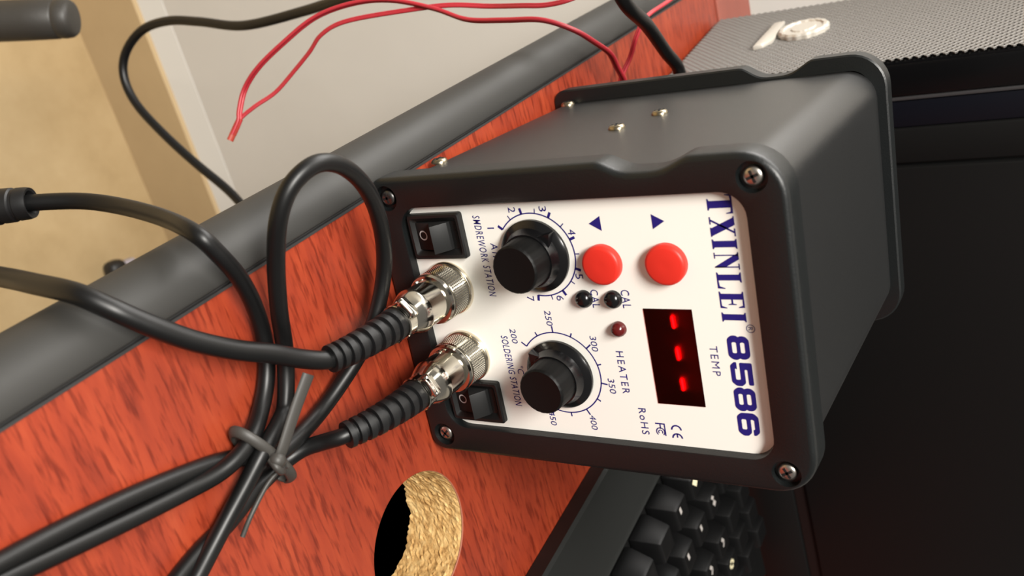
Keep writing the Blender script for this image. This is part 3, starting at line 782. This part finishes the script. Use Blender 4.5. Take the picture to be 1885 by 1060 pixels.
Dn = [(-0.0027, -0.0635, 0.008), (0.0005, -0.0686, 0.0095), (0.0031, -0.0739, 0.01), (0.0061, -0.0788, 0.0098), (0.0113, -0.0846, 0.0082), (0.0168, -0.0911, 0.0065), (0.0221, -0.0981, 0.0055), (0.0268, -0.1052, 0.0052), (0.0319, -0.1136, 0.005)]
off2 = [(0.0365, -0.135, 0.0078), (0.0330, -0.165, 0.0080), (0.0160, -0.182, 0.0080), (0.0020, -0.170, 0.0060)]
Lw = [(-0.0032, -0.1535, 0.0026), (-0.0024, -0.1465, 0.0026), (-0.0009, -0.1378, 0.0026), (0.0011, -0.1263, 0.0027), (0.0032, -0.1132, 0.0029), (0.0047, -0.0995, 0.004), (0.0048, -0.0902, 0.006), (0.0031, -0.0832, 0.0076), (0.0004, -0.0768, 0.0072), (-0.0032, -0.07, 0.0048)]
Bb = [(-0.0096, -0.0642, 0.0036), (-0.0184, -0.0612, 0.0038), (-0.0297, -0.0623, 0.0060), (-0.0408, -0.066, 0.0082), (-0.0508, -0.0716, 0.0092), (-0.0569, -0.0739, 0.006), (-0.0599, -0.0686, -0.012), (-0.0631, -0.066, -0.032), (-0.0662, -0.0687, -0.046), (-0.0685, -0.076, -0.058), (-0.0693, -0.0811, -0.066)]
bm = B(); tube(bm, spline(Dp + off1 + Up + Loop + Dn + off2 + Lw + Bb, 10), 0.00246, 18)
obj('cord', bm, M['cord'], iron, smooth=60)
# handle end with its rubber collar, at the left border
h0 = Vector((-0.0686, -0.0765, -0.0586)); hd = (Vector((-0.0697, -0.0840, -0.0705)) - Vector((-0.0685, -0.076, -0.058))).normalized()
bm = B()
lathe(bm, [(0.0012, .0026), (-0.0004, .0036), (-0.0006, .0044), (0.0006, .0047), (0.0030, .0048), (0.0034, .0045), (0.0042, .0045), (0.0046, .0050), (0.0075, .0051), (0.0079, .0047), (0.0088, .0047), (0.0092, .0053), (0.0150, .0056)], h0, hd, 40)
obj('handle_collar', bm, M['boot'], iron, smooth=35)
bm = B(); lathe(bm, [(0.0148, .0070), (0.0160, .0082), (0.060, .0086), (0.100, .0075), (0.104, .0060)], h0, hd, 40)
obj('handle', bm, M['bezel'], iron, smooth=40)

tie = thing('cable_tie', 'short grey twist tie knotted round the bundled black cables', 'cable tie', (0.006, -0.076, 0))
bm = B()
ax = Vector((-0.42, 0.80, 0)).normalized(); sd = Vector((ax.y, -ax.x, 0)); cc = Vector((0.0082, -0.0752, 0.0062))
ring = []
for i in range(49):
    a_ = 2 * PI * i / 48
    ring.append(cc + sd * math.cos(a_) * 0.0125 + Vector((0, 0, 1)) * math.sin(a_) * 0.0061)
ring = [Vector((p_.x, p_.y, max(p_.z, 0.0009))) for p_ in ring]
tube(bm, ring, 0.0016, 12, flat=0.5, upv=(1, 0, 0))
obj('tie_band', bm, M['tie'], tie, smooth=60)
bm = B()
bmesh.ops.create_uvsphere(bm, u_segments=20, v_segments=12, radius=0.0024, matrix=Matrix.Translation((0.0078, -0.0764, 0.0135)))
tube(bm, spline([(0.0070, -0.0776, 0.0125), (0.0090, -0.0780, 0.0145), (0.0112, -0.0766, 0.0140), (0.0116, -0.0748, 0.0120)], 8), 0.0011, 10)
obj('knot', bm, M['tie'], tie, smooth=60)
bm = B()
tube(bm, spline([(0.0072, -0.0758, 0.0140), (0.0045, -0.0741, 0.0150), (-0.0041, -0.0679, 0.0170), (-0.0116, -0.0621, 0.0190)], 8), lambda s: 0.0016 + 0.0003 * s, 12, flat=0.4, upv=(0.6, -0.6, 0.5))
obj('tie_tail', bm, M['tie'], tie, smooth=60)
bm = B()
tube(bm, spline([(0.0112, -0.0735, 0.0135), (0.0120, -0.0745, 0.0115), (0.0143, -0.0786, 0.0095), (0.0195, -0.0857, 0.0085), (0.0245, -0.0898, 0.0070)], 8), 0.0007, 10)
obj('tie_tail', bm, M['tie'], tie, smooth=60)

pc = thing('power_cable', 'black cable arching from behind the station out past the white wall', 'cable', (-0.006, 0.155, 0.0))
bm = B()
lathe(bm, [(0, .006), (0.012, .005), (0.017, .0036)], (-0.006, 0.1378, 0.032), (0, 1, 0), 24)
obj('strain_relief', bm, M['boot'], pc, smooth=40)
bm = B()
tube(bm, spline([(-0.006, 0.1535, 0.032), (-0.012, 0.172, 0.032), (-0.028, 0.198, 0.030), (-0.0448, 0.2000, 0.0300), (-0.0565, 0.1823, 0.032), (-0.0718, 0.1567, 0.036), (-0.0839, 0.1255, 0.042), (-0.104, 0.110, 0.040), (-0.118, 0.125, 0.0), (-0.1130, 0.1500, -0.050), (-0.1086, 0.1672, -0.0897), (-0.1095, 0.1821, -0.1423), (-0.1074, 0.1965, -0.194), (-0.1065, 0.1976, -0.2471), (-0.1144, 0.199, -0.2863), (-0.1195, 0.1991, -0.3167), (-0.1176, 0.1983, -0.3443), (-0.1062, 0.1939, -0.3624), (-0.0909, 0.1902, -0.368), (-0.0719, 0.1875, -0.3609), (-0.0494, 0.1861, -0.3407), (-0.0267, 0.1866, -0.3177), (-0.006, 0.1878, -0.295), (0.0103, 0.1825, -0.2747), (0.0327, 0.1636, -0.2338), (0.050, 0.152, -0.170), (0.056, 0.150, -0.090), (0.057, 0.150, -0.0258)], 10), 0.0030, 16)
obj('cord', bm, M['cord'], pc, smooth=60)

rw = thing('red_wire', 'thin twin red wire looping from behind the station out over the desk edge', 'wire', (-0.0459, 0.182, 0))
F1 = [(-0.030, 0.190, 0.0040), (-0.0425, 0.1840, 0.0070), (-0.0470, 0.1780, 0.0110), (-0.0545, 0.1690, 0.0130), (-0.0620, 0.1580, 0.0160), (-0.0690, 0.1450, 0.0160), (-0.0760, 0.1360, 0.0120), (-0.0826, 0.1310, 0.0005), (-0.0852, 0.131, -0.0176), (-0.0883, 0.1313, -0.0374), (-0.0956, 0.1299, -0.0527), (-0.103, 0.1255, -0.0724), (-0.1051, 0.1202, -0.0904), (-0.1025, 0.1128, -0.1088), (-0.094, 0.1043, -0.1252), (-0.0854, 0.0977, -0.1387), (-0.0767, 0.0942, -0.148), (-0.0674, 0.0891, -0.15), (-0.0633, 0.0873, -0.1501), (-0.0575, 0.0835, -0.1526)]
F2 = [(-0.0575, 0.0845, -0.1540), (-0.0635, 0.0897, -0.1523), (-0.0681, 0.096, -0.1459), (-0.0724, 0.1035, -0.1378), (-0.0801, 0.1094, -0.1283), (-0.0878, 0.1132, -0.1181), (-0.0945, 0.1153, -0.1097), (-0.0981, 0.1199, -0.096), (-0.0972, 0.129, -0.0641), (-0.0957, 0.1343, -0.0465), (-0.092, 0.1384, -0.0293), (-0.0897, 0.1369, -0.0117), (-0.0880, 0.1382, 0.0007), (-0.0890, 0.1430, 0.0129), (-0.0950, 0.1700, 0.0270), (-0.0940, 0.2150, 0.0330), (-0.0827, 0.2214, 0.03), (-0.0773, 0.2118, 0.026), (-0.0728, 0.1897, 0.022), (-0.0654, 0.1846, 0.018), (-0.056, 0.1847, 0.013), (-0.0455, 0.1811, 0.0075), (-0.028, 0.180, 0.0030)]
bm = B()
p_ = spline(F1, 10)
tube(bm, p_, 0.00088, 10, offs=(0.00080, 0)); tube(bm, p_, 0.00088, 10, offs=(-0.00080, 0))
obj('wire_strand', bm, M['redwire'], rw, smooth=60)
bm = B()
p_ = spline(F2, 10)
tube(bm, p_, 0.00072, 10, offs=(0.00055, 0)); tube(bm, p_, 0.00072, 10, offs=(-0.00055, 0))
obj('wire_strand', bm, M['redwire'], rw, smooth=60)
bm = B()
tube(bm, spline([(-0.0640, 0.0885, -0.1505), (-0.0600, 0.0852, -0.1520), (-0.0552, 0.0818, -0.1540)], 8), 0.0017, 14, flat=.8)
obj('wire_end', bm, M['wiretip'], rw, smooth=60, label='orange-red folded wire end')

# ================================================================== keyboard (frame: n across the rows, e along them)
kb = thing('keyboard', 'black keyboard with tall keys and a wide plain border lying right of the station', 'keyboard', (0, 0, 0.0004), ANG_T)
bm = B()
K0, K1, KI = -0.26, 0.2225, 0.1700
# base tray with raised plate along the near side
side = [(0.1351, 0.0), (0.1330, 0.0085), (0.1345, 0.0098), (KI - .002, 0.0125), (KI, 0.0138), (KI + .0016, 0.0128), (KI + .0026, 0.0070), (0.330, 0.0070), (0.360, 0.0070), (0.362, 0.0)]
a = [bm.verts.new((n, K0, z)) for n, z in side]; b = [bm.verts.new((n, K1, z)) for n, z in side]
bridge(bm, a, b); bm.faces.new(a); bm.faces.new(b)
for f in bm.faces:
    f.material_index = 1 if f.calc_center_median().x > 0.25 else 0
obj('base', bm, [M['kbplate'], M['keyedge']], kb, local=True, smooth=30)
bbox_obj('key_bed', (KI + .0028, K0 + .004, 0.0071), (0.329, K1 - .002, 0.0082), M['keyedge'], kb, bev=0, local=True)
key_rows = [(0.1795, 0.0095, 0.0222), (0.2070, 0.0095, 0.0203), (0.2365, 0.0115, 0.0205), (0.2585, 0.0170, 0.0205), (0.2800, 0.0220, 0.0205)]
legends = {(0, 3): 'dash', (0, 4): 'blob', (0, 5): 'tick', (1, 3): 'dash', (1, 4): 'dash', (1, 5): 'pair', (2, 4): 'hook', (2, 5): 'hook', (3, 5): 'flower', (4, 5): 'tick', (3, 4): 'pair', (2, 3): 'tick'}
def keycap(n0, e0, kind):
    w, d = 0.0178, 0.0180
    bm = B()
    zs = [(0.0086, 0.0), (0.0120, 0.0), (0.0225, 0.0020), (0.0240, 0.0026), (0.0241, 0.0050)]
    L = []
    for z, o_ in zs:
        q = [(n0 + o_, e0 + o_), (n0 + w - o_, e0 + o_), (n0 + w - o_, e0 + d - o_), (n0 + o_, e0 + d - o_)]
        L.append([bm.verts.new((x, y, z - (0.0004 if o_ > .004 else 0))) for x, y in q])
    for p_, q_ in zip(L, L[1:]): bridge(bm, p_, q_)
    bm.faces.new(L[-1]); bm.faces.new(L[0])
    bmesh.ops.recalc_face_normals(bm, faces=bm.faces); bevel(bm, .0006, 2, 50)
    k = obj('key', bm, M['key'], kb, local=True, smooth=35)
    if kind:
        bm = B(); c = (n0 + .0062, e0 + .0068, 0.02395)
        def quad(x0, y0, x1, y1, w_):
            x0, y0, x1, y1, w_ = [1.7 * q for q in (x0, y0, x1, y1, w_)]; d_ = Vector((x1 - x0, y1 - y0, 0)); p = Vector((-d_.y, d_.x, 0)).normalized() * w_
            q = [Vector((c[0] + x0, c[1] + y0, c[2])) + p, Vector((c[0] + x0, c[1] + y0, c[2])) - p, Vector((c[0] + x1, c[1] + y1, c[2])) - p, Vector((c[0] + x1, c[1] + y1, c[2])) + p]
            bm.faces.new([bm.verts.new(v) for v in q])
        if kind == 'blob': quad(-.0012, -.001, .0016, .0012, .0013)
        elif kind == 'dash': quad(-.0012, .0, .0012, .0004, .0006)
        elif kind == 'tick': quad(-.0008, -.001, .0002, .0012, .0005); quad(.0002, .0012, .0020, -.0004, .0005)
        elif kind == 'pair': quad(-.0022, -.0006, -.0006, .0008, .0006); quad(.0002, .0, .0022, .0012, .0008)
        elif kind == 'hook': quad(-.0014, .0, .0008, .0014, .0006); quad(.0008, .0014, .0022, .0002, .0005)
        elif kind == 'flower':
            quad(-.0018, 0, .0018, .0, .0008); quad(0, -.0018, 0, .0018, .0008)
        obj('key_legend', bm, M['legend'] if kind in ('blob', 'flower', 'tick') else M['legend2'], k, local=True, label='cream printed mark')
for r, (n0, off, pitch) in enumerate(key_rows):
    for i in range(-9, 9):
        e0 = {0: 0.0318, 1: 0.0330, 2: 0.0510 - .0205, 3: 0.0560 - .0205, 4: 0.062 - .0205}[r] + pitch * i
        if e0 < -0.20 or e0 > 0.190: continue
        keycap(n0, e0, legends.get((r, i)))

# ================================================================== computer case behind
TC = Vector((-0.0318, 0.2323, 0.0009))
tw = thing('computer_case', 'large black computer case with grey mesh side standing behind the station', 'computer case', TC, ANG_T)
DT, WT, HT = 0.110, 0.46, 0.40
def tbox(name, lo, hi, m, bev=.0015, label=None, parent=None):
    return bbox_obj(name, lo, hi, m, parent or tw, bev=bev, local=True, label=label)
tbox('case_body', (0.0030, 0.004, 0.0), (WT, DT, HT), M['casing'], .002)
tbox('front_column', (0.0012, 0.0, 0.002), (0.0172, 0.010, HT), M['gloss'], .0015)
tbox('column_trim', (0.0176, 0.0012, 0.002), (0.0196, 0.010, HT), M['trimgrey'], .0006)
tbox('front_column', (0.0200, 0.0022, 0.002), (0.0335, 0.010, HT), M['navy'], .001)
tbox('front_column', (0.0337, 0.0015, 0.002), (0.0520, 0.010, HT), M['panelblack'], .0012)
bm = B(); box(bm, (0.0535, 0.0006, 0.040), (WT, 0.010, HT)); bmesh.ops.recalc_face_normals(bm, faces=bm.faces); bevel(bm, .0014, 2)
sp_ = obj('side_panel', bm, M['panelblack'], tw, local=True, smooth=35)
tbox('base_groove', (0.0535, 0.0025, 0.0320), (WT, 0.010, 0.0395), M['maroon'], 0)
tbox('base_plinth', (0.0535, 0.0010, 0.0), (WT, 0.010, 0.0315), M['panelblack'], .001)
# perforated mesh face: staggered diamond cells with square holes
bm = B()
pe, pz = 0.0042, 0.0038
ne, nz = int((DT - .004) / pe), int(0.30 / pz)
TN = 0.0009
def diamond(cy, cz, k, x): return [(x, cy + pe / 2 * k, cz), (x, cy, cz + pz / 2 * k), (x, cy - pe / 2 * k, cz), (x, cy, cz - pz / 2 * k)]
for i in range(2 * ne + 1):
    for j in range(2 * nz + 1):
        if (i + j) % 2: continue
        cy, cz = 0.002 + i * pe / 2, 0.004 + j * pz / 2
        o_ = [bm.verts.new(p_) for p_ in diamond(cy, cz, 1.0, -0.0012)]
        m_ = [bm.verts.new(p_) for p_ in diamond(cy, cz, 0.60, -0.0014)]
        n_ = [bm.verts.new(p_) for p_ in diamond(cy, cz, 0.52, -0.0002)]
        for s in range(4):
            bm.faces.new((o_[s], o_[(s + 1) % 4], m_[(s + 1) % 4], m_[s]))
            bm.faces.new((m_[s], m_[(s + 1) % 4], n_[(s + 1) % 4], n_[s]))
bmesh.ops.recalc_face_normals(bm, faces=bm.faces)
gr = obj('mesh_grille', bm, M['mesh'], tw, local=True, label='grey perforated metal mesh')
tbox('grille_backing', (0.0006, 0.0010, 0.002), (0.0029, DT - .001, HT), M['gloss'], 0.0)
# silver badge on the mesh: scalloped round plate above a slanting ribbon
bcy, bcz = 0.0605, 0.0645
bm = B(); n = 64
def cl(x, k): return [bm.verts.new((x, bcy + (0.0128 * k + (0.0006 * k if i % 4 < 2 else 0)) * math.cos(2 * PI * i / n), bcz + (0.0128 * k + (0.0006 * k if i % 4 < 2 else 0)) * math.sin(2 * PI * i / n))) for i in range(n)]
L = [cl(-0.0012, 1.0), cl(-0.0032, 1.0), cl(-0.0042, 0.93), cl(-0.0042, 0.80), cl(-0.0034, 0.76), cl(-0.0034, 0.50), cl(-0.0040, 0.46), cl(-0.0040, 0.1)]
for p_, q_ in zip(L, L[1:]): bridge(bm, p_, q_)
bm.faces.new(L[0]); bm.faces.new(L[-1])
bdg = obj('badge', bm, M['badge'], gr, local=True, smooth=35, label='silver round badge over a ribbon')
bm = B()
rib = [(-0.0205, 0.0425), (0.0170, 0.0445), (0.0185, 0.0500), (-0.0120, 0.0510), (-0.0190, 0.0475)]
a = [bm.verts.new((-0.0012, bcy + y, z)) for y, z in rib]; b = [bm.verts.new((-0.0036, bcy + y * .98, z)) for y, z in rib]
bridge(bm, a, b); bm.faces.new(a); bm.faces.new(b); bmesh.ops.recalc_face_normals(bm, faces=bm.faces); bevel(bm, .0005, 2)
tw_rib = obj('badge_ribbon', bm, M['badge'], gr, local=True, smooth=35)

# ================================================================== chair arm at the upper left corner, plug on the floor
ch = thing('chair', 'dark grey rounded chair arm over the beige floor at the upper left corner', 'chair', (-0.155, 0.09, ZF))
a0 = Vector((-0.1329, 0.1653, -0.3635)); a1 = Vector((-0.1440, 0.1286, -0.4223)); ad = (a1 - a0).normalized()
bm = B()
lathe(bm, [(0.0, .0085), (0.0010, .0108), (0.0030, .0121), (0.0070, .0127), (0.0100, .0125), (0.0110, .0121), (0.0120, .0128), (0.03, .0131), (0.26, .0135), (0.262, .008)], a0, ad, 40)
obj('armrest', bm, M['chair'], ch, smooth=45)
bm = B(); e_ = a0 + ad * 0.22
tube(bm, [e_ + Vector((0, 0, 0.004)), Vector((e_.x, e_.y, ZF + 0.03))], 0.012, 20)
box(bm, (e_.x - 0.03, e_.y - 0.16, ZF), (e_.x + 0.03, e_.y + 0.02, ZF + 0.035)); 
bmesh.ops.recalc_face_normals(bm, faces=bm.faces)
obj('arm_post', bm, M['chair'], ch, smooth=40)

pl = thing('power_plug', 'small black plug with a pale tag lying on the floor beyond the desk edge', 'plug', (0.108, 0.352, ZF))
bm = B(); box(bm, (0.100, 0.338, ZF), (0.128, 0.360, ZF + 0.022)); bmesh.ops.recalc_face_normals(bm, faces=bm.faces); bevel(bm, .008, 3)
obj('plug_body', bm, M['plug'], pl, smooth=40)
bm = B(); box(bm, (0.106, 0.360, ZF), (0.126, 0.378, ZF + 0.010)); bmesh.ops.recalc_face_normals(bm, faces=bm.faces); bevel(bm, .003, 2)
obj('tag', bm, M['tag'], pl, smooth=40, label='pale lilac tag')
